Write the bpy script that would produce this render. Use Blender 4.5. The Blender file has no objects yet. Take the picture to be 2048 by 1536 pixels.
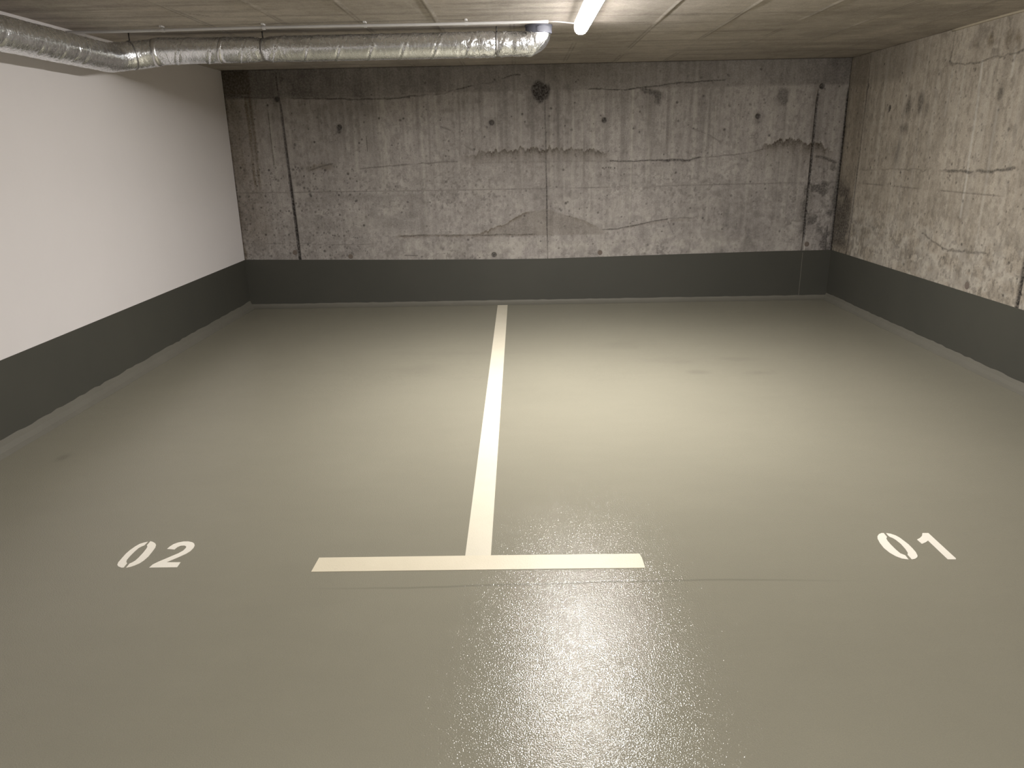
import bpy, bmesh, math
import numpy as np
from mathutils import Matrix, Vector

# ------------------------------------------------------------------ basics
scn = bpy.context.scene
COL = scn.collection
XL, XR, YB, YF, H = -2.795, 3.143, 7.531, -6.0, 2.279      # room shell (metres)

scn.view_settings.view_transform = 'Standard'
scn.view_settings.look = 'None'
scn.view_settings.exposure = 0.0
scn.view_settings.gamma = 1.0
scn.view_settings.use_curve_mapping = False
scn.cycles.max_bounces = 7
scn.cycles.diffuse_bounces = 4
scn.cycles.glossy_bounces = 3

def link(o, parent=None):
    COL.objects.link(o)
    if parent is not None:
        o.parent = parent
    return o

def tag(o, label=None, cat=None, group=None, kind=None):
    if label: o['label'] = label
    if cat: o['category'] = cat
    if group: o['group'] = group
    if kind: o['kind'] = kind
    return o

def empty(name, loc, label, cat, group=None):
    o = bpy.data.objects.new(name, None)
    o.location = loc
    o.empty_display_size = 0.1
    link(o)
    return tag(o, label, cat, group)

def from_bm(name, bm, mat, parent=None, smooth=False, bevel=0.0):
    if bevel > 0:
        bmesh.ops.bevel(bm, geom=[e for e in bm.edges], offset=bevel, segments=2, affect='EDGES', profile=0.6)
    bmesh.ops.recalc_face_normals(bm, faces=bm.faces[:])
    me = bpy.data.meshes.new(name)
    bm.to_mesh(me); bm.free()
    if smooth:
        me.polygons.foreach_set('use_smooth', [True]*len(me.polygons))
    me.materials.append(mat)
    return link(bpy.data.objects.new(name, me), parent)

def add_box(bm, x0, x1, y0, y1, z0, z1):
    vs = [bm.verts.new(p) for p in ((x0,y0,z0),(x1,y0,z0),(x1,y1,z0),(x0,y1,z0),(x0,y0,z1),(x1,y0,z1),(x1,y1,z1),(x0,y1,z1))]
    for f in ((3,2,1,0),(4,5,6,7),(0,1,5,4),(1,2,6,5),(2,3,7,6),(3,0,4,7)):
        bm.faces.new([vs[i] for i in f])

def add_prism(bm, poly, z0, z1):
    """extruded floor-plan polygon"""
    lo = [bm.verts.new((p[0], p[1], z0)) for p in poly]
    hi = [bm.verts.new((p[0], p[1], z1)) for p in poly]
    n = len(poly)
    bm.faces.new(hi); bm.faces.new(lo[::-1])
    for i in range(n):
        bm.faces.new((lo[i], lo[(i+1) % n], hi[(i+1) % n], hi[i]))

def add_loft(bm, rings, closed=True, caps=True):
    R = [[bm.verts.new(p) for p in r] for r in rings]
    n = len(R[0])
    for a, b in zip(R[:-1], R[1:]):
        for i in range(n if closed else n-1):
            bm.faces.new((a[i], a[(i+1) % n], b[(i+1) % n], b[i]))
    if caps and closed:
        bm.faces.new(R[0][::-1]); bm.faces.new(R[-1])

def frames(pts):
    """parallel-transported frames along a polyline"""
    P = np.array(pts, float)
    T = np.gradient(P, axis=0)
    T /= np.linalg.norm(T, axis=1)[:, None]
    up = np.array([0, 0, 1.0]) if abs(T[0][2]) < .9 else np.array([0, 1.0, 0])
    n = np.cross(T[0], up); n /= np.linalg.norm(n)
    N = [n]
    for i in range(1, len(P)):
        n = N[-1] - T[i]*np.dot(N[-1], T[i])
        N.append(n/np.linalg.norm(n))
    N = np.array(N); B = np.cross(T, N)
    return P, T, N, B

def tube_rings(pts, rad, seg=12):
    P, T, N, B = frames(pts)
    a = np.linspace(0, 2*math.pi, seg, endpoint=False)
    return [[tuple(P[i] + rad*(math.cos(t)*N[i] + math.sin(t)*B[i])) for t in a] for i in range(len(P))]

def add_tube(bm, pts, rad, seg=12):
    add_loft(bm, tube_rings(pts, rad, seg))

# ------------------------------------------------------------------ numpy noise
def _hash(i, j, s):
    h = (i.astype(np.int64)*374761393 + j.astype(np.int64)*668265263 + s*1274126177) & 0xffffffff
    h = ((h ^ (h >> 13))*1103515245) & 0xffffffff
    h = (h ^ (h >> 16)) & 0xffff
    return h/65535.0

def vn(x, y, s=0):
    xi = np.floor(x); yi = np.floor(y)
    fx = x-xi; fy = y-yi
    fx = fx*fx*(3-2*fx); fy = fy*fy*(3-2*fy)
    a = _hash(xi, yi, s); b = _hash(xi+1, yi, s); c = _hash(xi, yi+1, s); d = _hash(xi+1, yi+1, s)
    return (a*(1-fx)+b*fx)*(1-fy) + (c*(1-fx)+d*fx)*fy

def fbm(x, y, s=0, o=4, g=0.5):
    t = 0; w = 1; tw = 0
    for k in range(o):
        t = t + w*vn(x*2**k + 17.3*k, y*2**k - 9.1*k, s+k); tw += w; w *= g
    return t/tw

def sst(a, b, x):
    t = np.clip((x-a)/(b-a), 0, 1)
    return t*t*(3-2*t)

def pdist(U, V, pts):
    """distance to a polyline"""
    d = np.full(U.shape, 9.0)
    for (ax, ay), (bx, by) in zip(pts[:-1], pts[1:]):
        ex, ey = bx-ax, by-ay
        t = np.clip(((U-ax)*ex + (V-ay)*ey)/(ex*ex+ey*ey+1e-9), 0, 1)
        d = np.minimum(d, np.hypot(U-ax-t*ex, V-ay-t*ey))
    return d

# ------------------------------------------------------------------ node helper
class NT:
    def __init__(s, name):
        s.m = bpy.data.materials.new(name); s.m.use_nodes = True
        s.t = s.m.node_tree; s.n = s.t.nodes; s.l = s.t.links
        s.bsdf = s.n['Principled BSDF']
    def new(s, typ, **kw):
        n = s.n.new(typ)
        for k, v in kw.items():
            setattr(n, k, v)
        return n
    def put(s, sock, v):
        if hasattr(v, 'is_linked') or isinstance(v, bpy.types.NodeSocket):
            s.l.new(v, sock)
        elif isinstance(v, (tuple, list)):
            sock.default_value = (*v, 1.0) if len(v) == 3 and sock.type == 'RGBA' else v
        else:
            sock.default_value = v
    def coord(s, scale=(1, 1, 1)):
        c = s.new('ShaderNodeTexCoord').outputs['Object']
        mp = s.new('ShaderNodeMapping'); mp.inputs['Scale'].default_value = scale
        s.l.new(c, mp.inputs['Vector'])
        return mp.outputs['Vector']
    def noise(s, vec, scale, detail=4, rough=0.55, dist=0.0):
        n = s.new('ShaderNodeTexNoise')
        s.l.new(vec, n.inputs['Vector'])
        n.inputs['Scale'].default_value = scale; n.inputs['Detail'].default_value = detail
        n.inputs['Roughness'].default_value = rough; n.inputs['Distortion'].default_value = dist
        return n.outputs['Fac']
    def voro(s, vec, scale, feature='F1', rnd=1.0):
        n = s.new('ShaderNodeTexVoronoi', feature=feature)
        s.l.new(vec, n.inputs['Vector']); n.inputs['Scale'].default_value = scale
        n.inputs['Randomness'].default_value = rnd
        return n
    def math(s, op, a, b=None, c=None, clamp=False):
        n = s.new('ShaderNodeMath', operation=op); n.use_clamp = clamp
        for i, v in enumerate((a, b, c)):
            if v is not None: s.put(n.inputs[i], v)
        return n.outputs[0]
    def rng(s, v, a, b, c=0.0, d=1.0, smooth=False):
        n = s.new('ShaderNodeMapRange', interpolation_type='SMOOTHSTEP' if smooth else 'LINEAR'); n.clamp = True
        s.put(n.inputs[0], v)
        for i, q in enumerate((a, b, c, d)): n.inputs[i+1].default_value = q
        return n.outputs[0]
    def mix(s, f, a, b, blend='MIX'):
        n = s.new('ShaderNodeMix', data_type='RGBA', blend_type=blend)
        s.put(n.inputs[0], f); s.put(n.inputs[6], a); s.put(n.inputs[7], b)
        return n.outputs[2]
    def attr(s, name):
        n = s.new('ShaderNodeAttribute', attribute_name=name)
        sep = s.new('ShaderNodeSeparateColor'); s.l.new(n.outputs['Color'], sep.inputs[0])
        return sep.outputs
    def bump(s, h, strength, dist, prev=None):
        n = s.new('ShaderNodeBump'); s.put(n.inputs['Height'], h)
        n.inputs['Strength'].default_value = strength; n.inputs['Distance'].default_value = dist
        if prev is not None: s.l.new(prev, n.inputs['Normal'])
        return n.outputs['Normal']
    def out(s, color=None, rough=0.6, normal=None, metal=0.0, spec=0.5):
        b = s.bsdf
        if color is not None: s.put(b.inputs['Base Color'], color)
        s.put(b.inputs['Roughness'], rough); s.put(b.inputs['Metallic'], metal)
        b.inputs['Specular IOR Level'].default_value = spec
        if normal is not None: s.l.new(normal, b.inputs['Normal'])
        return s.m

def simple(name, col, rough=0.5, metal=0.0, var=0.06, scale=25, spec=0.5):
    t = NT(name); v = t.coord()
    n = t.noise(v, scale, 3)
    c = t.mix(n, tuple(x*(1-var) for x in col), tuple(min(1, x*(1+var)) for x in col))
    return t.out(c, rough, None, metal, spec)

# ------------------------------------------------------------------ materials
def concrete(name, lo, hi, streak_axis):
    t = NT(name)
    v = t.coord()
    vs = t.coord((14, 14, 0.7) if streak_axis == 'z' else (0.6, 5, 5))
    n1 = t.noise(v, 1.1, 4, 0.6); n2 = t.noise(v, 16, 3, 0.65, 0.4); n3 = t.noise(v, 110, 2, 0.6)
    ns = t.noise(vs, 1.6, 3, 0.6)
    a = t.attr('stain_shade')
    f = t.math('ADD', t.math('MULTIPLY', n1, 0.6), t.math('ADD', t.math('MULTIPLY', n2, 0.55), t.math('MULTIPLY', ns, 0.45)))
    base = t.mix(t.rng(f, 0.55, 1.05), lo, hi)
    base = t.mix(t.rng(n3, 0.35, 0.65, 0.0, 0.30), base, tuple(x*0.62 for x in lo))
    # fine air pores
    vo = t.voro(v, 26)
    pore = t.math('MULTIPLY', t.rng(vo.outputs['Distance'], 0.05, 0.13, 1, 0), t.rng(n1, 0.45, 0.6))
    base = t.mix(t.math('MULTIPLY', pore, 0.55), base, tuple(x*0.25 for x in lo))
    # stains and painted shade held in the mesh attribute, broken up by fine noise
    brk = t.rng(t.noise(v, 60, 2, 0.7), 0.25, 0.7, 0.5, 1.2)
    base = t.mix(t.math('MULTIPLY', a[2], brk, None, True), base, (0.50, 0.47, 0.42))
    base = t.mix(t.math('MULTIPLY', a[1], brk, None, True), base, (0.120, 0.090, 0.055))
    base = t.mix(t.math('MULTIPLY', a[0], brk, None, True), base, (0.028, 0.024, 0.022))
    nb = t.bump(n3, 0.3, 0.002)
    return t.out(base, 0.85, nb, 0, 0.25)

M_BACK = concrete('concrete_back', (0.240, 0.218, 0.203), (0.480, 0.446, 0.418), 'z')
M_RIGHT = concrete('concrete_right', (0.250, 0.218, 0.176), (0.490, 0.438, 0.366), 'z')
M_CEIL = concrete('concrete_ceiling', (0.345, 0.308, 0.266), (0.590, 0.538, 0.474), 'x')

t = NT('white_plaster'); v = t.coord()
c = t.mix(t.noise(v, 1.3, 5, 0.6), (0.700, 0.670, 0.668), (0.755, 0.724, 0.722))
nb = t.bump(t.noise(v, 14, 4), 0.18, 0.006); nb = t.bump(t.noise(v, 260, 2), 0.15, 0.001, nb)
M_PLASTER = t.out(c, 0.8, nb, 0, 0.3)

def floor_mat():
    t = NT('epoxy_floor'); v = t.coord()
    n1 = t.noise(v, 0.9, 4, 0.55, 0.6); n2 = t.noise(t.coord((1, 3, 1)), 3.0, 5, 0.6); n3 = t.noise(v, 300, 2)
    a = t.attr('stain_shade')
    c = t.mix(t.rng(t.math('ADD', t.math('MULTIPLY', n1, 0.7), t.math('MULTIPLY', n2, 0.3)), 0.3, 0.7), (0.236, 0.223, 0.173), (0.260, 0.246, 0.191))
    c = t.mix(t.rng(n3, 0.35, 0.7, 0, 0.25), c, (0.17, 0.162, 0.132))
    c = t.mix(a[0], c, (0.06, 0.055, 0.048))
    # fine broadcast-quartz texture under the glossy seal coat
    g1 = t.noise(v, 215, 1, 0.5)
    nb = t.bump(g1, 1.0, FLOOR_B1)
    return t.out(c, FLOOR_R, nb, 0, 0.27)
FLOOR_B1, FLOOR_R = 0.00115, 0.105
M_FLOOR = floor_mat()

t = NT('plinth_paint'); v = t.coord()
c = t.mix(t.noise(v, 1.6, 5, 0.6), (0.053, 0.053, 0.045), (0.072, 0.070, 0.058))
M_PLINTH = t.out(c, 0.55, t.bump(t.noise(v, 9, 4), 0.2, 0.004), 0, 0.35)
t = NT('cove_paint'); v = t.coord()
c = t.mix(t.noise(v, 3, 5, 0.6), (0.125, 0.119, 0.098), (0.165, 0.157, 0.130))
M_COVE = t.out(c, 0.5, t.bump(t.noise(v, 40, 4), 0.2, 0.003), 0, 0.4)

def road_paint(name, lo, hi):
    t = NT(name); v = t.coord()
    c = t.mix(t.noise(v, 6, 5, 0.65), lo, hi)
    c = t.mix(t.rng(t.noise(v, 22, 3), 0.68, 0.8, 0, 0.35), c, tuple(x*0.6 for x in lo))
    nb = t.bump(t.noise(v, 190, 2), 0.2, 0.003)
    return t.out(c, 0.45, nb, 0, 0.4)
M_LINE = road_paint('cream_line_paint', (0.58, 0.535, 0.425), (0.66, 0.615, 0.50))
M_BAR = road_paint('beige_line_paint', (0.60, 0.54, 0.41), (0.70, 0.64, 0.50))
M_DIGIT = road_paint('white_stencil_paint', (0.84, 0.80, 0.71), (0.90, 0.86, 0.77))

t = NT('aluminium_foil'); v = t.coord()
w1 = t.voro(t.coord((1.5, 1.5, 1)), 17, 'DISTANCE_TO_EDGE').outputs['Distance']
w2 = t.noise(t.coord((1.7, 1.7, 0.8)), 30, 2, 0.5, 1.2)
a_ = t.attr('stain_shade')                                    # where the wrapping is crumpled
c = t.mix(t.noise(v, 7, 3), (0.89, 0.91, 0.95), (0.95, 0.97, 1.0))
nb = t.bump(t.math('MULTIPLY', w2, t.math('MULTIPLY_ADD', a_[0], 0.85, 0.24)), 0.55, 0.008)
nb = t.bump(t.math('MULTIPLY', t.rng(w1, 0, 0.07), t.math('MULTIPLY_ADD', a_[0], 0.7, 0.3)), 0.25, 0.003, nb)
M_FOIL = t.out(c, t.rng(w2, 0.3, 0.7, 0.20, 0.31), nb, 1.0)
t = NT('foil_tape'); v = t.coord()
M_TAPE = t.out(t.mix(t.noise(v, 20, 3), (0.7, 0.7, 0.71), (0.9, 0.9, 0.91)), 0.26, t.bump(t.noise(v, 60, 4, 0.6, 1), 0.3, 0.005), 1.0)
M_COLLAR = simple('grey_socket_plastic', (0.085, 0.088, 0.110), 0.6)
M_CONDUIT = simple('white_conduit_plastic', (0.50, 0.49, 0.485), 0.4)
M_CABLE = simple('grey_cable_sheath', (0.50, 0.49, 0.48), 0.5)
M_STEEL = simple('galvanised_steel', (0.30, 0.29, 0.28), 0.45, 0.8)
M_DARKSTEEL = simple('dark_steel_rod', (0.07, 0.065, 0.06), 0.5, 0.6)
M_HOUSING = simple('light_housing_plastic', (0.70, 0.70, 0.69), 0.45)
M_PLUG = simple('tie_plug_mortar', (0.155, 0.125, 0.105), 0.9, 0, 0.2, 60)
M_SEAL = simple('joint_sealant', (0.40, 0.35, 0.27), 0.7)

t = NT('lit_diffuser')
t.put(t.bsdf.inputs['Base Color'], (0.9, 0.9, 0.9))
t.put(t.bsdf.inputs['Emission Color'], (1.0, 0.963, 0.922))
LAMP = 640.0
t.bsdf.inputs['Emission Strength'].default_value = LAMP
M_GLOW = t.m
t = NT('lit_diffuser_side')          # opal side walls of the diffuser: far dimmer than the downward face
t.put(t.bsdf.inputs['Base Color'], (0.9, 0.9, 0.9))
t.put(t.bsdf.inputs['Emission Color'], (1.0, 0.963, 0.922))
t.bsdf.inputs['Emission Strength'].default_value = 3.0
M_GLOW_SIDE = t.m
t = NT('lit_diffuser_shoulder')
t.put(t.bsdf.inputs['Base Color'], (0.9, 0.9, 0.9))
t.put(t.bsdf.inputs['Emission Color'], (1.0, 0.963, 0.922))
t.bsdf.inputs['Emission Strength'].default_value = 160.0
M_GLOW_MID = t.m

# ------------------------------------------------------------------ dense slabs
def slab(name, us, vs, fn, place, mat, thick=0.2, kind='structure'):
    """Wall / floor / ceiling slab: fine grid on the room side (displaced by real recesses), flat outside."""
    U, V = np.meshgrid(us, vs)
    dep, stain_shade = fn(U, V)
    nu, nv = len(us), len(vs)
    co = place(U.ravel(), V.ravel(), dep.ravel())
    corners = place(np.array([us[0], us[-1], us[-1], us[0]]), np.array([vs[0], vs[0], vs[-1], vs[-1]]), np.full(4, thick))
    co = np.vstack([co, corners])
    idx = np.arange(nu*nv).reshape(nv, nu)
    quads = np.stack([idx[:-1, :-1], idx[:-1, 1:], idx[1:, 1:], idx[1:, :-1]], -1).reshape(-1, 4)
    K = nu*nv
    extra = [list(idx[0, ::-1]) + [K, K+1], list(idx[::-1, -1]) + [K+1, K+2], list(idx[-1, :]) + [K+2, K+3], list(idx[:, 0]) + [K+3, K], [K+3, K+2, K+1, K]]
    # orient the room side towards the room
    p = co[quads[0]]
    nrm = np.cross(p[1]-p[0], p[2]-p[0])
    inward = place(us[:1], vs[:1], np.array([-1.0]))[0] - place(us[:1], vs[:1], np.array([0.0]))[0]
    if nrm @ inward < 0:
        quads = quads[:, ::-1]; extra = [e[::-1] for e in extra]
    loops = np.concatenate([quads.ravel()] + [np.array(e) for e in extra]).astype(np.int32)
    sizes = np.array([4]*len(quads) + [len(e) for e in extra], np.int32)
    starts = np.concatenate([[0], np.cumsum(sizes)[:-1]]).astype(np.int32)
    me = bpy.data.meshes.new(name)
    me.vertices.add(len(co)); me.vertices.foreach_set('co', co.astype(np.float32).ravel())
    me.loops.add(len(loops)); me.loops.foreach_set('vertex_index', loops)
    me.polygons.add(len(sizes)); me.polygons.foreach_set('loop_start', starts)
    sm = np.ones(len(sizes), bool); sm[-5:] = False
    me.update(calc_edges=True)
    me.polygons.foreach_set('use_smooth', sm)
    at = me.attributes.new('stain_shade', 'FLOAT_COLOR', 'POINT')
    c4 = np.zeros((len(co), 4), np.float32); c4[:, 3] = 1
    c4[:K, :3] = np.stack([s.ravel() for s in stain_shade], -1)
    at.data.foreach_set('color', c4.ravel())
    me.materials.append(mat)
    me.validate()
    o = link(bpy.data.objects.new(name, me))
    o['kind'] = kind
    return o

def disc(U, V, u, v, r, soft=0.15):
    return sst(r*(1+soft), r*(1-soft), np.hypot(U-u, V-v))

def pores(U, V, us, vs, rng, n, u0, u1, v0, v1, r0, r1):
    """random blow holes stamped into depth and the dark mask"""
    d = np.zeros(U.shape); s = np.zeros(U.shape)
    for _ in range(n):
        u = rng.uniform(u0, u1); v = rng.uniform(v0, v1); r = r0 + (r1-r0)*rng.random()**3
        i0, i1 = np.searchsorted(us, [u-2*r, u+2*r]); j0, j1 = np.searchsorted(vs, [v-2*r, v+2*r])
        if i1 <= i0 or j1 <= j0: continue
        q = np.hypot(U[j0:j1, i0:i1]-u, V[j0:j1, i0:i1]-v)
        m = sst(r*1.5, r*0.5, q)
        d[j0:j1, i0:i1] = np.maximum(d[j0:j1, i0:i1], m*min(r, .004))
        s[j0:j1, i0:i1] = np.maximum(s[j0:j1, i0:i1], m*rng.uniform(.35, .8))
    return d, s

def crack(U, V, pts, w, k, seed, wob=0.012, gap=0.35):
    Uw = U + wob*(fbm(U*9, V*9, seed)-.5); Vw = V + 2*wob*(fbm(U*14, V*14, seed+7)-.5)
    d = pdist(Uw, Vw, pts)
    n = fbm(U*22, V*22, seed+3)
    ww = w*(.4+1.2*n)
    return k*sst(ww*1.5, ww*.3, d)*sst(gap-.18, gap+.12, fbm(U*6, V*6, seed+11))

def tide(U, V, pts, hair, fade, k, seed):
    """tide mark: hairy upper edge that fades out downwards"""
    P = np.array(pts); P = P[np.argsort(P[:, 0])]
    zt = np.interp(U, P[:, 0], P[:, 1]) + hair*(fbm(U*42, U*0+seed, seed, 3)-.35) + .5*hair*(fbm(U*9, U*0+seed, seed+4, 2)-.5)
    inside = sst(P[0, 0], P[0, 0]+.35, U)*sst(P[-1, 0], P[-1, 0]-.22, U)
    q = zt-V
    return k*inside*sst(-.006, .006, q)*np.exp(-np.clip(q, 0, 9)/fade)*(.45+.9*fbm(U*24, V*16, seed+8, 3))

def fringe(U, V, pts, up, dn, k, seed):
    """ragged pour-line: vertical tongues above and below a line"""
    P = np.array(pts); P = P[np.argsort(P[:, 0])]
    zl = np.interp(U, P[:, 0], P[:, 1])
    inside = sst(P[0, 0]-.03, P[0, 0]+.08, U)*sst(P[-1, 0]+.03, P[-1, 0]-.08, U)
    nu = up*(.10+1.6*fbm(U*30, V*2, seed, 3)); nd = dn*(.10+1.6*fbm(U*26, V*2, seed+5, 3))
    q = V-zl
    m = np.where(q > 0, sst(nu, nu*.4, q), sst(nd, nd*.3, -q))
    return k*m*inside*(.35+.9*fbm(U*26, V*20, seed+9, 3))

TIE_OPEN_BACK = [(-1.721, 1.756), (-0.248, 1.770), (0.837, 1.772), (2.309, 1.780), (-2.297, 2.020), (2.893, 2.036), (-0.257, 0.503)]
TIE_PLUG_BACK = [(-1.714, 0.513), (0.816, 0.509), (2.894, 0.556), (-2.275, 0.563)]
G1 = [(-2.279, 2.254), (-2.277, 2.1), (-2.266, 1.943), (-2.257, 1.555), (-2.244, 1.081), (-2.237, 0.837), (-2.232, 0.40)]
G2 = [(2.866, 2.0), (2.857, 1.913), (2.856, 1.46), (2.856, 1.084), (2.856, 0.30)]
GC = [(0.262, 2.25), (0.290, 0.30)]

def back_fn(U, V):
    rng = np.random.default_rng(5)
    us, vs = U[0], V[:, 0]
    dep = 0.002*(fbm(U*1.5, V*1.5, 1)-.5)
    dark = np.zeros(U.shape); rust = np.zeros(U.shape); lite = np.zeros(U.shape)
    mx = np.maximum
    # formwork joints
    d1 = pdist(U, V, G1); w1 = np.interp(V, [.4, 1.0, 1.6, 2.1], [.014, .013, .011, .009])
    dep += .010*sst(w1*1.2, w1*.5, d1)*sst(2.02, 1.96, V)
    dark = mx(dark, sst(w1*1.6, w1*.6, d1)*np.interp(V, [.5, 1.1, 1.6, 1.95, 2.03], [1.0, .95, .78, .62, .8]))
    dark = mx(dark, .28*sst(.05, .0, d1)*fbm(U*8, V*8, 3))
    d2 = pdist(U, V, G2)
    dep += .010*sst(.013, .006, d2)
    dark = mx(dark, sst(.018, .008, d2)*sst(2.02, 1.95, V)*np.interp(V, [.55, .65, 1.4, 2.0], [.3, .95, .9, .75]))
    dark = mx(dark, sst(.10, .0, np.abs(U-2.84))*sst(.60, .70, V)*sst(1.35, 1.15, V)*sst(.42, .62, fbm(U*9, V*5, 31))*.75)
    lite = mx(lite, .7*sst(.010, .003, np.abs(U-2.873))*sst(1.3, 1.1, V))
    dc = pdist(U + .006*(fbm(U*3, V*6, 2)-.5), V, GC)
    dep += .003*sst(.006, .002, dc)
    dark = mx(dark, np.interp(V, [.45, .7, 1.5, 2.2], [.35, .85, .8, .6])*sst(.012, .003, dc)*(.55+.6*fbm(U*6, V*5, 8)))
    dark = mx(dark, .16*sst(.07, .0, dc)*sst(.9, 1.2, V))
    # horizontal joint of the two boards and the top strip
    dj = np.abs(V - (1.150 - .006*np.cos(U)) + .004*(fbm(U*5, V*3, 4)-.5))
    dep += .0015*sst(.006, .001, dj)
    dark = mx(dark, .42*sst(.009, .002, dj)*sst(.25, .5, fbm(U*2.5, V*0+3, 6)))
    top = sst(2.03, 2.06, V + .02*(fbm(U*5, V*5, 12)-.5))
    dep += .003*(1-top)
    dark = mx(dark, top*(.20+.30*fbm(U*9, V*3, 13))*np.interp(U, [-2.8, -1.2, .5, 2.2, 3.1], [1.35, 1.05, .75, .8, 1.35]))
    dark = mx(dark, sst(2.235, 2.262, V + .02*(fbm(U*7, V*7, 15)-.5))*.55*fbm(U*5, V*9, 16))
    # dark brown panel end in the left upper corner, deepened with painted duct shadow
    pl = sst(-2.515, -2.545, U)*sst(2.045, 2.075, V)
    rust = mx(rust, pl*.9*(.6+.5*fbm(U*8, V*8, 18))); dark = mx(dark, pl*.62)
    # vertical run-off streaks
    st = sst(.52, .74, fbm(U*20, V*.9, 21, 4))*sst(.9, 1.6, V)
    dark = mx(dark, .30*st*np.interp(U, [-2.8, 0, 3], [.7, 1., 1.]))
    sl = sst(.60, .80, fbm(U*24+40, V*.7, 22, 3))*sst(.4, 1.0, V)
    lite = mx(lite, .32*sl)
    for x0, zz0, zz1, k in ((1.104, .66, 2.15, .55), (.62, 1.2, 2.1, .25), (1.9, 1.4, 2.0, .3), (-.20, 1.4, 2.0, .3), (.45, 1.0, 2.0, .2)):
        lite = mx(lite, k*sst(.012, .003, np.abs(U - x0 - .02*(V-1.4)*0 + .008*(fbm(U*0+x0, V*2, 9)-.5)))*sst(zz0-.1, zz0+.1, V)*sst(zz1+.1, zz1-.1, V))
    # mottling of the lower lift
    mt = sst(.54, .70, fbm(U*11, V*13, 25, 4))*sst(1.45, 1.1, V)
    dark = mx(dark, .20*mt)
    mt2 = sst(.56, .68, fbm(U*38, V*38, 26, 3))*sst(1.6, 1.1, V)*sst(.30, .6, fbm(U*1.6, V*2.5, 27))
    dark = mx(dark, .40*mt2)
    dark = mx(dark, .22*sst(.54, .68, fbm(U*46, V*26, 28, 3)))
    lite = mx(lite, .45*sst(.70, .60, V + .1*(fbm(U*2, V*4, 33)-.5))*sst(-1.7, -1.0, U)*sst(2.7, 2.0, U)*sst(.38, .62, fbm(U*8, V*12, 34)))
    lite = mx(lite, .22*sst(.50, .68, fbm(U*5, V*7, 35))*sst(1.5, 1.0, V))
    dark = mx(dark, .34*sst(.40, .66, fbm(U*4, V*7, 36, 5))*sst(.70, .82, V)*sst(1.15, 1.10, V)*sst(-2.2, -2.0, U)*sst(-.7, -1.1, U))
    # pour lines; above the first, damp tone mixed with painted duct shadow
    L1 = [(-2.819, 2.057), (-2.262, 2.024), (-1.88, 2.016), (-1.498, 2.0), (-1.186, 2.008), (-0.875, 2.028), (-0.684, 2.038), (-0.611, 2.068), (-0.515, 2.084), (-0.205, 2.135), (-0.062, 2.185), (0.032, 2.188)]
    dark = mx(dark, crack(U, V, L1, .008, .75, 41, .01, .32))
    z1 = np.interp(U, [p[0] for p in L1], [p[1] for p in L1])
    dark = mx(dark, .34*sst(-.005, .015, V-z1)*sst(.05, -.05, U)*(.5+.6*fbm(U*8, V*3, 43)))
    dark = mx(dark, .62*sst(-1.35, -2.0, U + .2*(fbm(U*4, V*6, 44)-.5))*sst(2.01, 2.04, V)*(.5+.8*fbm(U*9, V*9, 45)))  # upper left darkened: part damp stain, part duct shadow painted into the colour
    dark = mx(dark, .45*sst(-.1, -.8, U)*sst(.01, .03, V-z1)*(.5+.8*fbm(U*14, V*2.5, 46)))
    for k, pts in enumerate(([(-2.041, 1.363), (-1.94, 1.395), (-1.815, 1.416)], [(-1.549, 1.364), (-1.351, 1.384), (-0.712, 1.419), (-0.59, 1.417)])):
        dark = mx(dark, crack(U, V, pts, .007, .5, 50+k, .01, .3))
    rust = mx(rust, fringe(U, V, [(-2.10, 1.37), (-1.94, 1.395), (-1.78, 1.40)], .03, .05, .5, 52))
    L2c = [(-0.62, 1.415), (-0.466, 1.450), (-0.295, 1.478), (-0.173, 1.488), (0.071, 1.497), (0.265, 1.505), (0.459, 1.5), (0.605, 1.497), (0.751, 1.472), (0.873, 1.441), (0.967, 1.398)]
    td = tide(U, V, [(x_, z_+.016) for x_, z_ in L2c], .075, .055, 1.0, 55)
    rust = mx(rust, .75*td); dark = mx(dark, .66*td)
    dark = mx(dark, .16*sst(0, .02, np.interp(U, [p[0] for p in L2c], [p[1] for p in L2c])-V)*sst(1.375, 1.40, V)*sst(-.62, -.45, U)*sst(.97, .85, U))
    dark = mx(dark, .30*fringe(U, V, [(-.45, 1.402), (.2, 1.405), (.95, 1.395)], .01, .018, 1.0, 58))
    for k, (x_, z_) in enumerate(((.83, 1.330), (.845, 1.322), (.86, 1.334), (.885, 1.332), (.905, 1.330), (.945, 1.328))):
        dark = mx(dark, .8*disc(U, V, x_, z_, .008, .4))
    L2d = [(0.90, 1.393), (1.103, 1.388), (1.433, 1.395), (1.481, 1.397), (1.676, 1.389), (1.772, 1.415)]
    dark = mx(dark, crack(U, V, L2d, .008, .8, 60, .008, .12))
    dark = mx(dark, .9*fringe(U, V, [(1.38, 1.397), (1.52, 1.396), (1.72, 1.388)], .006, .03, 1.0, 61))
    dark = mx(dark, crack(U, V, [(1.70, 1.405), (1.965, 1.421), (2.254, 1.448), (2.396, 1.478)], .006, .5, 62, .01, .3))
    L2f = [(2.21, 1.440), (2.394, 1.480), (2.512, 1.515), (2.63, 1.532), (2.729, 1.512), (2.829, 1.478), (2.927, 1.462), (3.027, 1.428), (3.14, 1.37)]
    td = tide(U, V, [(x_, z_+.03) for x_, z_ in L2f], .07, .080, 1.2, 63)
    rust = mx(rust, .75*td); dark = mx(dark, .58*td)
    dark = mx(dark, crack(U, V, [(2.90, 1.40), (3.02, 1.38), (3.10, 1.34)], .014, .7, 64, .02, .2))
    # yellowish lower pour lines
    L4a = [(-0.62, .690), (-0.392, 0.715), (-0.24, 0.772), (-0.139, 0.809), (-0.063, 0.857), (0.063, 0.904), (0.24, 0.948)]
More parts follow.
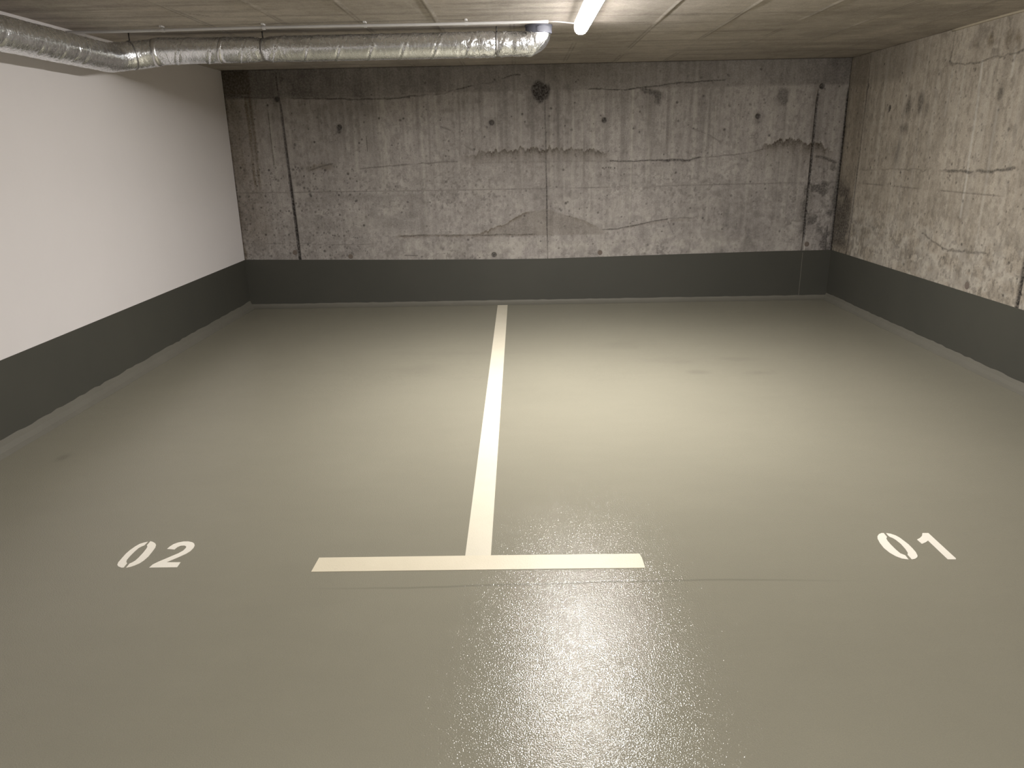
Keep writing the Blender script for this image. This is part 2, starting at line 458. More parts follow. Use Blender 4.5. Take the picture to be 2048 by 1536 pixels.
    L4c = [(0.27, 0.965), (0.461, 0.887), (0.636, 0.835), (0.761, 0.774), (0.90, 0.735)]
    td = tide(U, V, L4a, .035, .028, 1.0, 70); rust = mx(rust, 1.0*td); dark = mx(dark, .38*td)
    td = tide(U, V, L4c, .012, .040, .9, 72); rust = mx(rust, .75*td); dark = mx(dark, .32*td)
    L4 = L4a + L4c
    zt = np.interp(U, [p[0] for p in L4], [p[1] for p in L4])
    wet = sst(0, .015, zt-V)*sst(.68, .70, V)*sst(-.5, -.3, U)*sst(.9, .8, U)
    dark = mx(dark, .17*wet); rust = mx(rust, .24*wet)
    rust = mx(rust, .55*fringe(U, V, [(-1.25, 0.705), (-0.946, 0.710), (-0.594, 0.704), (0.22, 0.7)], .018, .024, .9, 74))
    dark = mx(dark, crack(U, V, [(-1.20, 0.707), (-0.946, 0.710), (-0.594, 0.704), (0.16, 0.7)], .006, .6, 77, .012, .36))
    dark = mx(dark, crack(U, V, [(0.837, 0.738), (0.987, 0.74), (1.161, 0.776), (1.309, 0.803), (1.482, 0.829)], .006, .75, 80, .008, .1))
    dark = mx(dark, crack(U, V, [(1.482, 0.829), (1.681, 0.836), (1.85, .845)], .007, .45, 81, .015, .42))
    rust = mx(rust, .4*fringe(U, V, [(1.0, .745), (1.3, .80), (1.75, .835)], .01, .03, .7, 82))
    dark = mx(dark, crack(U, V, [(-2.75, .66), (-2.163, 0.652), (-1.912, 0.633), (-1.507, 0.635)], .004, .45, 83, .006, .3))
    L5 = [(0.68, 2.052), (0.742, 2.055), (0.884, 2.044), (1.026, 2.037), (1.144, 2.052), (1.309, 2.062), (1.497, 2.089), (1.826, 2.101), (1.967, 2.107)]
    dark = mx(dark, crack(U, V, L5, .007, .8, 84, .008, .2))
    z5 = np.interp(U, [p[0] for p in L5], [p[1] for p in L5])
    dark = mx(dark, .16*sst(0, .015, V-z5)*sst(.6, .75, U)*sst(2.3, 1.9, U))
    dark = mx(dark, .7*sst(.055, .02, pdist(U, V, [(1.20, 2.04), (1.30, 2.01), (1.345, 1.98), (1.352, 1.92)]) + .06*(fbm(U*20, V*12, 86)-.4)))
    for k, pts in enumerate(([(1.685, 1.679), (1.808, 1.626)], [(1.84, 1.61), (1.956, 1.559)], [(-0.745, 1.743), (-0.651, 1.70)], [(-0.511, 1.569), (-0.425, 1.521)])):
        dark = mx(dark, crack(U, V, pts, .009, .42, 88+k, .02, .2))
    # hairlines
    for k, (pts, w, s) in enumerate((([(-2.392, 1.9), (-2.392, 1.696), (-2.390, 1.417)], .0035, .75), ([(-1.462, 1.665), (-1.463, 1.526)], .0035, .7), ([(-2.445, 1.324), (-2.436, 1.06)], .004, .45),
                                      ([(-1.16, 0.514), (-1.033, 0.512)], .004, .7), ([(1.49, .80), (1.53, .72), (1.55, .68)], .006, .4))):
        dark = mx(dark, s*sst(w*1.6, w*.6, pdist(U + .008*(fbm(U*6, V*6, 90)-.5), V, pts)))
    # faint pencilled level mark
    q = np.minimum(pdist(U, V, [(2.247, 1.606), (2.279, 1.606)]), pdist(U, V, [(2.263, 1.590), (2.263, 1.622)]))
    q = np.minimum(q, pdist(U, V, [(2.247, 1.580), (2.279, 1.580)]))
    q = np.minimum(q, np.abs(np.hypot((U-2.304)/.015, (V-1.600)/.026)-1)*.018)
    dark = mx(dark, .42*sst(.006, .001, q))
    # big dark patch at the middle joint, small one on the right
    w = .05*(fbm(U*22, V*9, 95)-.5)
    bl = sst(1.25, .75, np.hypot((U-.222+w)/.085, (V-2.045+w)/.105))
    dark = mx(dark, .95*bl*sst(.08, .42, fbm(U*26, V*5, 96)))
    dark = mx(dark, .5*sst(.018, .006, np.abs(U-.262))*sst(2.2, 2.15, V)*sst(1.9, 2.0, V))
    lite = mx(lite, .0*bl)
    bl2 = sst(1.2, .5, np.hypot((U-2.525)/.07, (V-1.945)/.10) + 1.1*(fbm(U*22, V*11, 97)-.45))
    dark = mx(dark, .55*bl2)
    bl3 = sst(1.2, .5, np.hypot((U-2.29)/.08, (V-.585)/.085) + 1.1*(fbm(U*20, V*16, 98)-.45)); dark = mx(dark, .38*bl3)
    # rust runs and the dirty strip beside the plastered wall
    for xx, z0, z1, k in ((-2.592, 1.1, 2.05, 1.0), (-2.550, 1.15, 2.06, .9), (-2.570, 1.4, 2.05, .6)):
        rust = mx(rust, k*sst(.024, .006, np.abs(U-xx+.02*(fbm(U*0+xx, V*3, 101)-.5)))*sst(z0-.15, z0+.25, V)*sst(z1+.01, z1-.02, V)*(.5+.6*fbm(U*12, V*4, 102)))
    rust = mx(rust, .58*sst(-2.55, -2.72, U + .06*(fbm(U*6, V*5, 103)-.5))*sst(1.0, 1.35, V))
    rust = mx(rust, .38*sst(-2.40, -2.6, U + .1*(fbm(U*6, V*3, 106)-.5))*sst(.45, .8, V))
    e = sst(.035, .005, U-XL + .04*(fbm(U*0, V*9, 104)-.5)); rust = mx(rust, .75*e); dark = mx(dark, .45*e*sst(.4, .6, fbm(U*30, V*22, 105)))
    # right-hand corner strip
    rs = sst(2.86, 2.87, U)
    dark = mx(dark, rs*.70*sst(.50, .66, fbm(U*13, V*10, 111, 5))*sst(1.5, 1.2, V))
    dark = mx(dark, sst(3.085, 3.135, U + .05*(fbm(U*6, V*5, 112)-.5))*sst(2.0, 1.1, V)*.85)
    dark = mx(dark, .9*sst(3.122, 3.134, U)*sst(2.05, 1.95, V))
    dark = mx(dark, sst(.008, .003, np.abs(U-3.075-.02*(1-V)))*sst(.78, .70, V)*.9)
    # tie holes
    for x, z in TIE_OPEN_BACK:
        m = disc(U, V, x, z, .025); dep += .016*m; dark = mx(dark, .86*m)
        dark = mx(dark, .28*sst(.06, .02, np.hypot(U-x, (V-z+.02)*.7)))
    m = sst(.03, .01, np.hypot(U+1.725, (V-1.715)*.8)); dark = mx(dark, .75*m)
    for x, z in TIE_PLUG_BACK:
        m = disc(U, V, x, z, .027); dep += .005*m
    d, s = pores(U, V, us, vs, rng, 900, XL, XR, .45, 2.2, .004, .013); dep += d; dark = mx(dark, s)
    d, s = pores(U, V, us, vs, rng, 500, XL, -1.5, .48, 1.4, .004, .014); dep += d; dark = mx(dark, s)
    return dep, (np.clip(dark, 0, 1), np.clip(rust, 0, 1), np.clip(lite, 0, 1))

GR = [(7.151, 2.26), (7.141, 1.967), (7.144, 1.541), (7.150, 1.188), (7.159, 0.868), (7.19, 0.40)]
def right_fn(U, V):
    rng = np.random.default_rng(9); mx = np.maximum
    us, vs = U[0], V[:, 0]
    dep = 0.002*(fbm(U*1.5, V*1.5, 201)-.5)
    dark = np.zeros(U.shape); rust = np.zeros(U.shape); lite = np.zeros(U.shape)
    d1 = pdist(U, V, GR); dep += .008*sst(.012, .004, d1)
    dark = mx(dark, sst(.017, .006, d1)*np.interp(V, [.5, 1.0, 1.2, 1.7, 1.95, 2.1], [.9, .75, .85, .6, .9, .6]))
    lite = mx(lite, .55*sst(.010, .003, np.abs(d1-.012))*sst(.5, .7, V)*sst(1.3, 1.1, V))
    d2 = np.abs(U-4.636); dep += .012*sst(.024, .010, d2)
    dark = mx(dark, sst(.026, .012, d2)*np.interp(V, [.5, .78, .80, 2.2], [.99, .97, .80, .7]))
    dj = np.abs(V - 1.163 + .004*(fbm(U*5, V*3, 204)-.5)); dep += .0015*sst(.006, .001, dj)
    dark = mx(dark, .5*sst(.008, .002, dj)*sst(7.15, 7.0, U)*sst(.2, .45, fbm(U*2.5, V*0+3, 206)))
    # streaks
    dark = mx(dark, .20*sst(.54, .75, fbm(U*14, V*1.2, 221))*sst(.8, 1.4, V))
    lite = mx(lite, .20*sst(.58, .78, fbm(U*20+50, V*.6, 222, 3))*sst(.5, 1.1, V))
    for pts, k in (([(5.426, 2.02), (5.407, 1.647), (5.395, 1.0)], .75), ([(5.70, 2.02), (5.80, 1.82)], .0), ([(5.775, 2.0), (5.80, 1.7)], .4), ([(5.177, 1.716), (5.15, .6)], .4), ([(5.62, 2.0), (5.66, 1.5)], .35), ([(5.09, 2.1), (5.085, 1.9)], .6), ([(5.95, 2.0), (5.98, 1.5)], .25)):
        lite = mx(lite, k*sst(.022, .004, pdist(U + .012*(fbm(U*0, V*4, 223)-.5), V, pts)))
    # mottled, sooty lower part towards the corner
    mt = sst(.52, .68, fbm(U*10, V*11, 225))*sst(1.35, 1.0, V); dark = mx(dark, .22*mt)
    dark = mx(dark, .42*sst(.56, .68, fbm(U*40, V*32, 226, 3))*sst(1.25, .75, V))
    dark = mx(dark, .25*sst(.56, .68, fbm(U*36, V*24, 231, 3)))
    bandz = np.interp(U, [5.6, 6.1, 6.6, 7.2], [.58, .68, .77, .80])
    dark = mx(dark, .55*sst(.12, .0, np.abs(V-bandz))*sst(5.6, 6.0, U)*sst(.46, .62, fbm(U*22, V*22, 227, 5)))
    dark = mx(dark, .65*sst(.26, .0, np.hypot((U-5.97), (V-.635)*2.2))*sst(.42, .60, fbm(U*34, V*30, 228)))
    dark = mx(dark, .50*sst(6.5, 6.9, U)*sst(.85, .75, V)*sst(.46, .62, fbm(U*40, V*12, 229, 5)))
    lite = mx(lite, .42*sst(1.1, .75, V + .1*(fbm(U*2, V*3, 253)-.5))*sst(.36, .60, fbm(U*9, V*12, 254)))
    # cracks
    for k, (pts, w, s, g) in enumerate((([(7.1, 1.277), (6.522, 1.296), (5.89, 1.306), (5.65, 1.308)], .007, .4, .38), ([(5.70, 1.307), (5.428, 1.307), (5.252, 1.308), (5.088, 1.315), (4.89, 1.341)], .010, .72, .25),
                                        ([(5.88, 0.835), (5.75, 0.813), (5.632, 0.771), (5.491, 0.751)], .007, .65, .15), ([(5.491, 0.751), (5.243, 0.769), (5.042, 0.774)], .010, .6, .3),
                                        ([(5.80, 2.037), (5.651, 2.031), (5.428, 2.02), (5.242, 2.033), (4.95, 2.045)], .007, .6, .28), ([(5.823, 2.254), (5.821, 2.155), (5.836, 2.06), (5.78, 2.04)], .011, .55, .28))):
        dark = mx(dark, crack(U, V, pts, w, s, 230+k, .02, g))
    dark = mx(dark, .28*sst(.09, .0, np.hypot(U-6.25, (V-2.15)*1.0) + .06*(fbm(U*12, V*12, 240)-.5)))
    for u, v_, k in ((5.382, 2.146, .8), (5.086, 2.102, .75), (5.18, 2.12, .5), (5.55, 2.13, .35)):
        rust = mx(rust, k*sst(1.3, .2, np.hypot((U-u)/.045, (V-v_)/.06) + .9*(fbm(U*18, V*12, 241)-.5)))
    dark = mx(dark, .4*sst(4.9, 5.3, U)*sst(5.75, 5.4, U)*sst(2.03, 2.06, V)*sst(.52, .66, fbm(U*16, V*14, 242)))
    for u, v_, du, dv, k in ((6.36, 1.79, .08, .11, .75), (6.17, 1.80, .07, .09, .6), (6.06, 1.76, .06, .09, .5), (6.38, 1.62, .07, .06, .6), (6.45, 1.42, .08, .16, .55), (6.62, 1.2, .08, .1, .3), (5.62, 1.63, .04, .05, .3), (5.9, 1.46, .04, .06, .35)):
        dark = mx(dark, k*sst(1.3, .2, np.hypot((U-u)/du, (V-v_)/dv) + 1.2*(fbm(U*26, V*6, 244)-.45)))
    dark = mx(dark, .28*sst(6.0, 6.7, U)*sst(1.98, 2.05, V + .04*(fbm(U*3, V*3, 246)-.5)))
    # damp black corner
    cn = sst(7.10, 7.24, U + .06*(fbm(U*6, V*5, 250)-.5))*sst(1.30, 1.05, V)*sst(.48, .60, V)
    dark = mx(dark, .78*cn*sst(.34, .54, fbm(U*6, V*7, 251)))
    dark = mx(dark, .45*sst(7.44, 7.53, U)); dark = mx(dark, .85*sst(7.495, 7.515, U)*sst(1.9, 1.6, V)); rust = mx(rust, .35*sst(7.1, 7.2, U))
    for u, v_ in ((6.678, 1.788), (7.14, 2.00)):
        m = disc(U, V, u, v_, .027); dep += .016*m; dark = mx(dark, .92*m)
    m = sst(.05, .02, np.hypot(U-5.174, (V-1.80)*.8)); dark = mx(dark, .6*m)
    dep += .004*disc(U, V, 5.19, .541, .030)
    d, s = pores(U, V, us, vs, rng, 650, 4.0, YB, .45, 2.2, .004, .013); dep += d; dark = mx(dark, s)
    return dep, (np.clip(dark, 0, 1), np.clip(rust, 0, 1), np.clip(lite, 0, 1))

def ceil_fn(U, V):
    mx = np.maximum
    dep = np.zeros(U.shape); dark = np.zeros(U.shape); rust = np.zeros(U.shape); lite = np.zeros(U.shape)
    for k in range(-6, 7):
        x0 = .912 + .4675*k
        off = .012*(fbm(U*0+k*3.1, V*1.3, 301+k, 3)-.5)
        d = np.abs(U-x0-off)
        dep -= .004*sst(.012, .002, d)*sst(.35, .6, fbm(U*0+k, V*1.8, 320+k))      # burrs of grout hanging down
        dark = mx(dark, .45*sst(.012, .003, np.abs(d-.012))*sst(.3, .6, fbm(U*0+k, V*2.4, 330+k)))
        lite = mx(lite, .32*sst(.010, .003, d)*sst(.45, .65, fbm(U*0+k*7, V*1.6, 340+k)))
        dark = mx(dark, (.10 + .0)*(((k*7) % 3)/2)*sst(x0-.005, x0+.005, U)*sst(x0+.472, x0+.462, U))
    dep += .002*(fbm(U*2, V*9, 350)-.5)
    dark = mx(dark, .30*sst(.52, .72, fbm(U*1.2, V*16, 351)))
    dark = mx(dark, .25*sst(.52, .70, fbm(U*2.2, V*2.2, 353)))
    lite = mx(lite, .22*sst(.55, .75, fbm(U*1.6+9, V*14, 352)))
    for x0, y0, x1, y1, k in ((-.60, 4.3, -.53, 4.95, .6), (-.15, 4.3, -.14, 4.9, .35), (-1.55, 4.45, -1.40, 4.75, .0), (.92, 4.4, .90, 4.8, .5)):
        lite = mx(lite, k*sst(.012, .003, pdist(U, V, [(x0, y0), (x1, y1)])))
    dark = mx(dark, .6*sst(.012, .004, pdist(U, V, [(-1.85, 4.62), (-1.78, 4.70)])))
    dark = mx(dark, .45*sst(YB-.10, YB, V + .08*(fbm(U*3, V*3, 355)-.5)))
    return dep, (np.clip(dark, 0, 1), rust, np.clip(lite, 0, 1))

def floor_fn(U, V):
    mx = np.maximum
    dark = np.zeros(U.shape)
    for u, v_, du, dv, k in ((1.25, 4.97, .10, .05, .35), (1.66, 4.94, .10, .05, .28), (.80, 5.77, .22, .14, .16), (1.05, 5.3, .3, .08, .12), (-.73, 5.14, .14, .16, .12), (-2.43, 3.59, .03, .05, .5), (-.5, 5.6, .5, .08, .08), (1.2, 5.25, .1, .05, .22), (1.6, 5.3, .15, .05, .2), (1.55, 4.4, .12, .05, .12)):
        dark = mx(dark, .5*k*sst(1.4, .2, np.hypot((U-u)/du, (V-v_)/dv) + .9*(fbm(U*9, V*9, 401)-.5)))
    yy = 2.342 + .014*np.sin(U*3.0) + .012*(fbm(U*4, V*0, 402)-.5)
    j = sst(.008, .002, np.abs(V-yy))*sst(-.9, -.3, U)*sst(1.3, .7, U)
    return np.zeros(U.shape)+.0004*j, (np.clip(mx(dark, .28*j), 0, 1), dark*0, dark*0)

def axis_pts(a, b, step, dense0=None, coarse=0.25):
    if dense0 is None:
        return np.linspace(a, b, int(round((b-a)/step))+1)
    return np.concatenate([np.linspace(a, dense0, int((dense0-a)/coarse)+2)[:-1], np.linspace(dense0, b, int(round((b-dense0)/step))+1)])

S = 0.006
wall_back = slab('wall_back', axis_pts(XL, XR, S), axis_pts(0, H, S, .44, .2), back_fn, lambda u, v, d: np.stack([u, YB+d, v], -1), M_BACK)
wall_right = slab('wall_right', axis_pts(YF, YB, S, 4.2), axis_pts(0, H, S, .44, .2), right_fn, lambda u, v, d: np.stack([XR+d, u, v], -1), M_RIGHT)
ceiling = slab('ceiling', axis_pts(XL, XR, .012), axis_pts(YF, YB, .02, 3.9), ceil_fn, lambda u, v, d: np.stack([u, v, H+d], -1), M_CEIL, 0.10)
floor = slab('floor', axis_pts(XL, XR, .02), np.concatenate([axis_pts(YF, 2.28, .3), axis_pts(2.285, 2.40, .004), axis_pts(2.41, YB, .03)]), floor_fn, lambda u, v, d: np.stack([u, v, -d], -1), M_FLOOR, 0.25)

bm = bmesh.new(); add_box(bm, XL-.2, XL, YF, YB, 0, H)
tag(from_bm('wall_left', bm, M_PLASTER), kind='structure')
bm = bmesh.new(); add_box(bm, XL-.2, XR+.2, YF-.2, YF, 0, H)
tag(from_bm('wall_front', bm, M_PLASTER), kind='structure')

# tie-hole plugs set into the back and right wall
for x, z in TIE_PLUG_BACK:
    bm = bmesh.new()
    add_loft(bm, [[(x+r*math.cos(a), YB+y, z+r*math.sin(a)) for a in np.linspace(0, 2*math.pi, 20, endpoint=False)] for r, y in ((.0235, .006), (.0235, .0025), (.021, .0012))])
    from_bm('tie_plug', bm, M_PLUG, wall_back)
bm = bmesh.new()
add_loft(bm, [[(XR+xx, 5.19+r*math.cos(a), .541+r*math.sin(a)) for a in np.linspace(0, 2*math.pi, 20, endpoint=False)] for r, xx in ((.027, .006), (.027, .0025), (.024, .0012))])
from_bm('tie_plug', bm, M_PLUG, wall_right)

# painted plinth band: thin coat on the three walls, following its not quite level upper edge
def band(name, path, mat):
    """path: list of (front-bottom point xy, normal xy, top z)"""
    bm = bmesh.new(); T = .004
    rings = []
    for (x, y), (nx, ny), z in path:
        rings.append([(x, y, 0.0), (x+nx*T, y+ny*T, 0.0), (x+nx*T, y+ny*T, z-.002), (x+nx*T*.5, y+ny*T*.5, z), (x, y, z)])
    add_loft(bm, rings)
    return tag(from_bm(name, bm, mat), kind='structure')
band('baseboard_back', [((x, YB), (0, -1), z) for x, z in ((XL, .500), (-1.213, .472), (-.197, .459), (.31, .458), (1.069, .470), (1.826, .482), (2.579, .493), (XR, .495))], M_PLINTH)
band('baseboard_left', [((XL, y), (1, 0), z) for y, z in ((YF, .48), (3.8, .481), (7.527, .498))], M_PLINTH)
band('baseboard_right', [((XR, y), (-1, 0), z) for y, z in ((YF, .50), (4.6, .496), (7.527, .496))], M_PLINTH)

for x, w_ in ((2.858, .0028), (.288, .0016)):       # wall joints telegraphing through the paint
    bm = bmesh.new(); add_box(bm, x-w_, x+w_, YB-.0052, YB-.0035, .03, .475)
    from_bm('joint_ridge', bm, M_COVE if x > 1 else M_PLINTH, bpy.data.objects['baseboard_back'])

# mortar cove along the floor
def cove(name, p0, p1, n, w, h):
    bm = bmesh.new()
    L = math.dist(p0, p1); k = max(2, int(L/.06))
    rings = []
    rs = np.random.default_rng(len(name)+int(w*1000))
    for i in range(k+1):
        f = i/k; x = p0[0]+(p1[0]-p0[0])*f; y = p0[1]+(p1[1]-p0[1])*f
        ww = w*(1+.10*(rs.random()-.5)); hh = h*(1+.14*(rs.random()-.5))
        prof = [(.004, .0), (.004, hh), (.004+ww*.22, hh*.60), (.004+ww*.55, hh*.26), (.004+ww, .0005)]
        rings.append([(x+n[0]*a, y+n[1]*a, z) for a, z in prof])
    add_loft(bm, rings)
    return tag(from_bm(name, bm, M_COVE), kind='structure')
cove('trim_1', (XL, YF), (XL, YB), (1, 0), .050, .075)
cove('trim_2', (XL, YB), (XR, YB), (0, -1), .060, .040)
cove('trim_3', (XR, YB), (XR, YF), (-1, 0), .045, .062)
bm = bmesh.new(); add_tube(bm, [(XR-.004, y, H-.006+.002*math.sin(y*5)) for y in np.linspace(3.9, 5.85, 30)], .009, 8)
tag(from_bm('trim_4', bm, M_SEAL, None, True), kind='structure')

# ------------------------------------------------------------------ floor markings
TH = 0.0012
line = empty('bay_line', (-.179, 2.49, 0), 'cream painted T-shaped bay divider line running to the back wall', 'floor marking')
def rel(poly, o): return [(x-o.location.x, y-o.location.y) for x, y in poly]
bm = bmesh.new(); add_prism(bm, rel([(-.229, 2.535), (-.129, 2.535), (-.128, 7.463), (-.230, 7.463)], line), .0002, TH)
from_bm('stem_line', bm, M_LINE, line)
bm = bmesh.new(); add_prism(bm, rel([(-.804, 2.441), (-.18, 2.441), (.454, 2.440), (.453, 2.512), (.450, 2.533), (.446, 2.542), (-.18, 2.543), (-.800, 2.542)], line), .0002, TH+.0006)
from_bm('cross_line', bm, M_BAR, line)

zA = [(-1.5422, 2.6851), (-1.5547, 2.6789), (-1.5673, 2.6684), (-1.5754, 2.6492), (-1.5825, 2.6198), (-1.5851, 2.5908), (-1.5835, 2.5541), (-1.5818, 2.5262), (-1.5763, 2.5085), (-1.5664, 2.4966), (-1.5493, 2.4877), (-1.5412, 2.4883), (-1.5435, 2.5194), (-1.5518, 2.5295), (-1.5578, 2.5455), (-1.5593, 2.5738), (-1.5586, 2.6067), (-1.5557, 2.636), (-1.5488, 2.6486), (-1.5426, 2.6561)]
zB = [(-1.5331, 2.6893), (-1.5203, 2.6832), (-1.5046, 2.6711), (-1.4955, 2.6579), (-1.4893, 2.6386), (-1.4862, 2.6091), (-1.4837, 2.5679), (-1.4872, 2.5399), (-1.4935, 2.5183), (-1.5048, 2.5029), (-1.5164, 2.4927), (-1.5307, 2.4869), (-1.5325, 2.5164), (-1.5263, 2.5249), (-1.5205, 2.5387), (-1.5186, 2.5607), (-1.5185, 2.5953), (-1.5207, 2.6267), (-1.5238, 2.6437), (-1.5319, 2.6567)]
two = [(-1.4352, 2.6254), (-1.4325, 2.6435), (-1.4258, 2.6627), (-1.4119, 2.6762), (-1.393, 2.6835), (-1.3729, 2.683), (-1.3544, 2.676), (-1.342, 2.6649), (-1.3339, 2.6496), (-1.3308, 2.6304), (-1.3332, 2.6053), (-1.3417, 2.5849), (-1.3577, 2.5629), (-1.377, 2.5393), (-1.3917, 2.523), (-1.3354, 2.5217), (-1.3331, 2.4855), (-1.4409, 2.4852), (-1.4379, 2.5072), (-1.426, 2.5265), (-1.4097, 2.546), (-1.3906, 2.5698), (-1.3739, 2.5898), (-1.3634, 2.6102), (-1.3616, 2.6312), (-1.3661, 2.644), (-1.3766, 2.6507), (-1.3912, 2.6489), (-1.3997, 2.6385), (-1.4033, 2.6196)]
zC = [(1.4557, 2.6791), (1.4466, 2.6793), (1.4322, 2.6705), (1.4191, 2.6542), (1.411, 2.6359), (1.4043, 2.6017), (1.4018, 2.5622), (1.4071, 2.5275), (1.4177, 2.5008), (1.4326, 2.4837), (1.4541, 2.4766), (1.4565, 2.5066), (1.445, 2.5208), (1.4414, 2.5496), (1.4403, 2.5888), (1.4416, 2.6168), (1.4452, 2.635), (1.454, 2.6471)]
zD = [(1.4653, 2.6788), (1.4804, 2.6726), (1.4941, 2.6584), (1.5013, 2.6397), (1.5054, 2.6152), (1.5095, 2.5871), (1.5096, 2.5557), (1.5077, 2.5288), (1.5011, 2.5025), (1.4945, 2.4915), (1.4812, 2.4807), (1.4666, 2.4766), (1.4674, 2.5109), (1.4758, 2.5258), (1.4803, 2.5525), (1.4818, 2.5917), (1.4774, 2.624), (1.4722, 2.6384), (1.465, 2.6489), (1.4638, 2.6613)]
one = [(1.6091, 2.6751), (1.6324, 2.6745), (1.6335, 2.4789), (1.6295, 2.4735), (1.6001, 2.4742), (1.6, 2.6148), (1.5828, 2.6012), (1.5632, 2.5905), (1.5613, 2.6239), (1.5785, 2.6357), (1.5949, 2.6517), (1.6034, 2.666)]
def number(loc, label, digits):
    o = empty('bay_number', loc, label, 'floor number')
    for nm, polys in digits:
        bm = bmesh.new()
        for p in polys: add_prism(bm, rel(p, o), .0002, TH)
        from_bm(nm, bm, M_DIGIT, o)
number((-1.46, 2.49, 0), 'white stencilled number 02 painted on the floor left of the T line', (('digit_zero', (zA, zB)), ('digit_two', (two,))))
number((1.52, 2.48, 0), 'white stencilled number 01 painted on the floor right of the T line', (('digit_zero', (zC, zD)), ('digit_one', (one,))))

# ------------------------------------------------------------------ foil-wrapped duct
DY, DZ, DR = 5.28, 2.170, .079          # cross run
LX, LZ, LR = -2.575, 2.112, .087        # run along the plastered wall
def arc(c, a0, a1, ex, ey, r, n):
    return [tuple(np.array(c) + r*(math.cos(a)*np.array(ex)+math.sin(a)*np.array(ey))) for a in np.linspace(a0, a1, n)]
path = [(LX, y, LZ) for y in np.concatenate([np.linspace(YF+.01, 3.4, 40), np.linspace(3.41, DY-.24, 200)])]
rb = .24
cz = lambda f: LZ + (DZ-LZ)*f
n = 54
for i, a in enumerate(np.linspace(0, math.pi/2, n)[1:]):
    path.append((LX+rb-rb*math.cos(a), DY-rb+rb*math.sin(a), cz(i/(n-2))))
x_end = .148
re = .085
for x in np.linspace(LX+rb, x_end-re, 330)[1:]:
    f = min(1, (x-LX-rb)/1.0)
    path.append((x, DY, DZ))
for a in np.linspace(0, math.pi/2, 22)[1:]:
    path.append((x_end-re+re*math.sin(a), DY, DZ+re-re*math.cos(a)))
path = [p for p in path if p[2] < H-.035]
P, T, N, B = frames(path)
s = np.concatenate([[0], np.cumsum(np.linalg.norm(np.diff(P, axis=0), axis=1))])
SEG = 84
ang = np.linspace(0, 2*math.pi, SEG, endpoint=False)
SS, AA = np.meshgrid(s, ang, indexing='ij')
px = P[:, 0][:, None]+0*AA; py = P[:, 1][:, None]+0*AA
ca, sa = np.cos(AA), np.sin(AA)
def cyl(fs, fa, seed, o=3):
    return .5*(fbm(SS*fs, ca*fa+5, seed, o)+fbm(SS*fs+31, sa*fa+5, seed+50, o))
rad = np.interp(px, [LX, LX+.35, LX+.6], [LR, .080, DR])
onrun = (px > LX+.3)
# helical seam of the wrapped foil, about 21 cm pitch
ph = (SS/.21 + AA/(2*math.pi)*1.0) % 1.0
rad = rad + onrun*(.0030*sst(.16, 0, ph) - .0045*sst(.93, .985, ph))
crump = .22 + 1.5*sst(-.45, -.28, px) + .9*sst(-1.85, -1.75, px)*sst(-1.42, -1.55, px) + .45*(~onrun)
rid = 1-np.abs(2*cyl(26, 2.2, 501, 3)-1)
rad = rad + crump*(.0060*(rid-.80) + .010*(cyl(9, 1.3, 503)-.5))
rad = rad + .0008*(cyl(60, 5, 505)-.5)*crump*onrun
for xc, dpt, w in ((-1.66, .012, .035), (-.125, .012, .016), (-2.43, .006, .02), (-.33, .004, .02), (-1.93, .004, .012), (-.03, .006, .02)):
    rad = rad - dpt*np.exp(-((px-xc)/w)**2)*onrun*(.6+.6*cyl(6, 1.2, 507))
for yc, dpt in ((3.95, .004), (4.25, .003), (4.45, .005), (4.58, .004), (4.68, .005)):
    rad = rad - dpt*np.exp(-((py-yc + .03*sa)/.014)**2)*(~onrun)
V3 = P[:, None, :] + rad[..., None]*(ca[..., None]*N[:, None, :] + sa[..., None]*B[:, None, :])
duct = empty('insulated_duct', (x_end, DY, DZ), 'silver foil wrapped duct under the ceiling, bending along the white wall', 'duct')
off = np.array(duct.location)
nr = len(P)
idx = np.arange(nr*SEG).reshape(nr, SEG); nxt = np.roll(idx, -1, axis=1)
faces = np.stack([idx[:-1], nxt[:-1], nxt[1:], idx[1:]], -1).reshape(-1, 4).tolist()
faces += [idx[0][::-1].tolist(), idx[-1].tolist()]
me = bpy.data.meshes.new('foil_jacket'); me.from_pydata((V3.reshape(-1, 3)-off).tolist(), [], faces); me.update()
me.polygons.foreach_set('use_smooth', [True]*len(me.polygons)); me.materials.append(M_FOIL)
at_ = me.attributes.new('stain_shade', 'FLOAT_COLOR', 'POINT'); cc = np.zeros((nr*SEG, 4), np.float32); cc[:, 0] = np.clip(crump-.22, 0, 1).ravel(); at_.data.foreach_set('color', cc.ravel())
bm = bmesh.new(); bm.from_mesh(me); bmesh.ops.recalc_face_normals(bm, faces=bm.faces[:]); bm.to_mesh(me); bm.free()
link(bpy.data.objects.new('foil_jacket', me), duct)

def up_of(i, a):
    return math.cos(a)*N[i][2] + math.sin(a)*B[i][2]
def ring_at(ic, half, lean, extra, name, mat, parent, off):
    """band hugging the duct around path index ic; lean slides its top along the pipe"""
    bm = bmesh.new(); rings = []
    for t_, dr in ((-half, -.004), (-half, 0), (0, .0006), (half, 0), (half, -.004)):
        pts = []
        for j, a in enumerate(ang[::2]):
            si = s[ic]+t_+lean*up_of(ic, a)
            i = int(np.argmin(np.abs(s-si)))
            q = P[i] + (rad[i, 2*j]+extra+dr)*(math.cos(a)*N[i]+math.sin(a)*B[i]) + T[i]*(si-s[i])
            pts.append(tuple(q-np.array(off)))
        rings.append(pts)
    add_loft(bm, rings, True, False)
    return from_bm(name, bm, mat, parent, True)
def at_x(x):
    ok = (np.arange(len(P)) > 60) & (P[:, 2] < DZ+.02) & (P[:, 0] > LX+.01)
    return int(np.argmin(np.where(ok, np.abs(P[:, 0]-x), 9)))
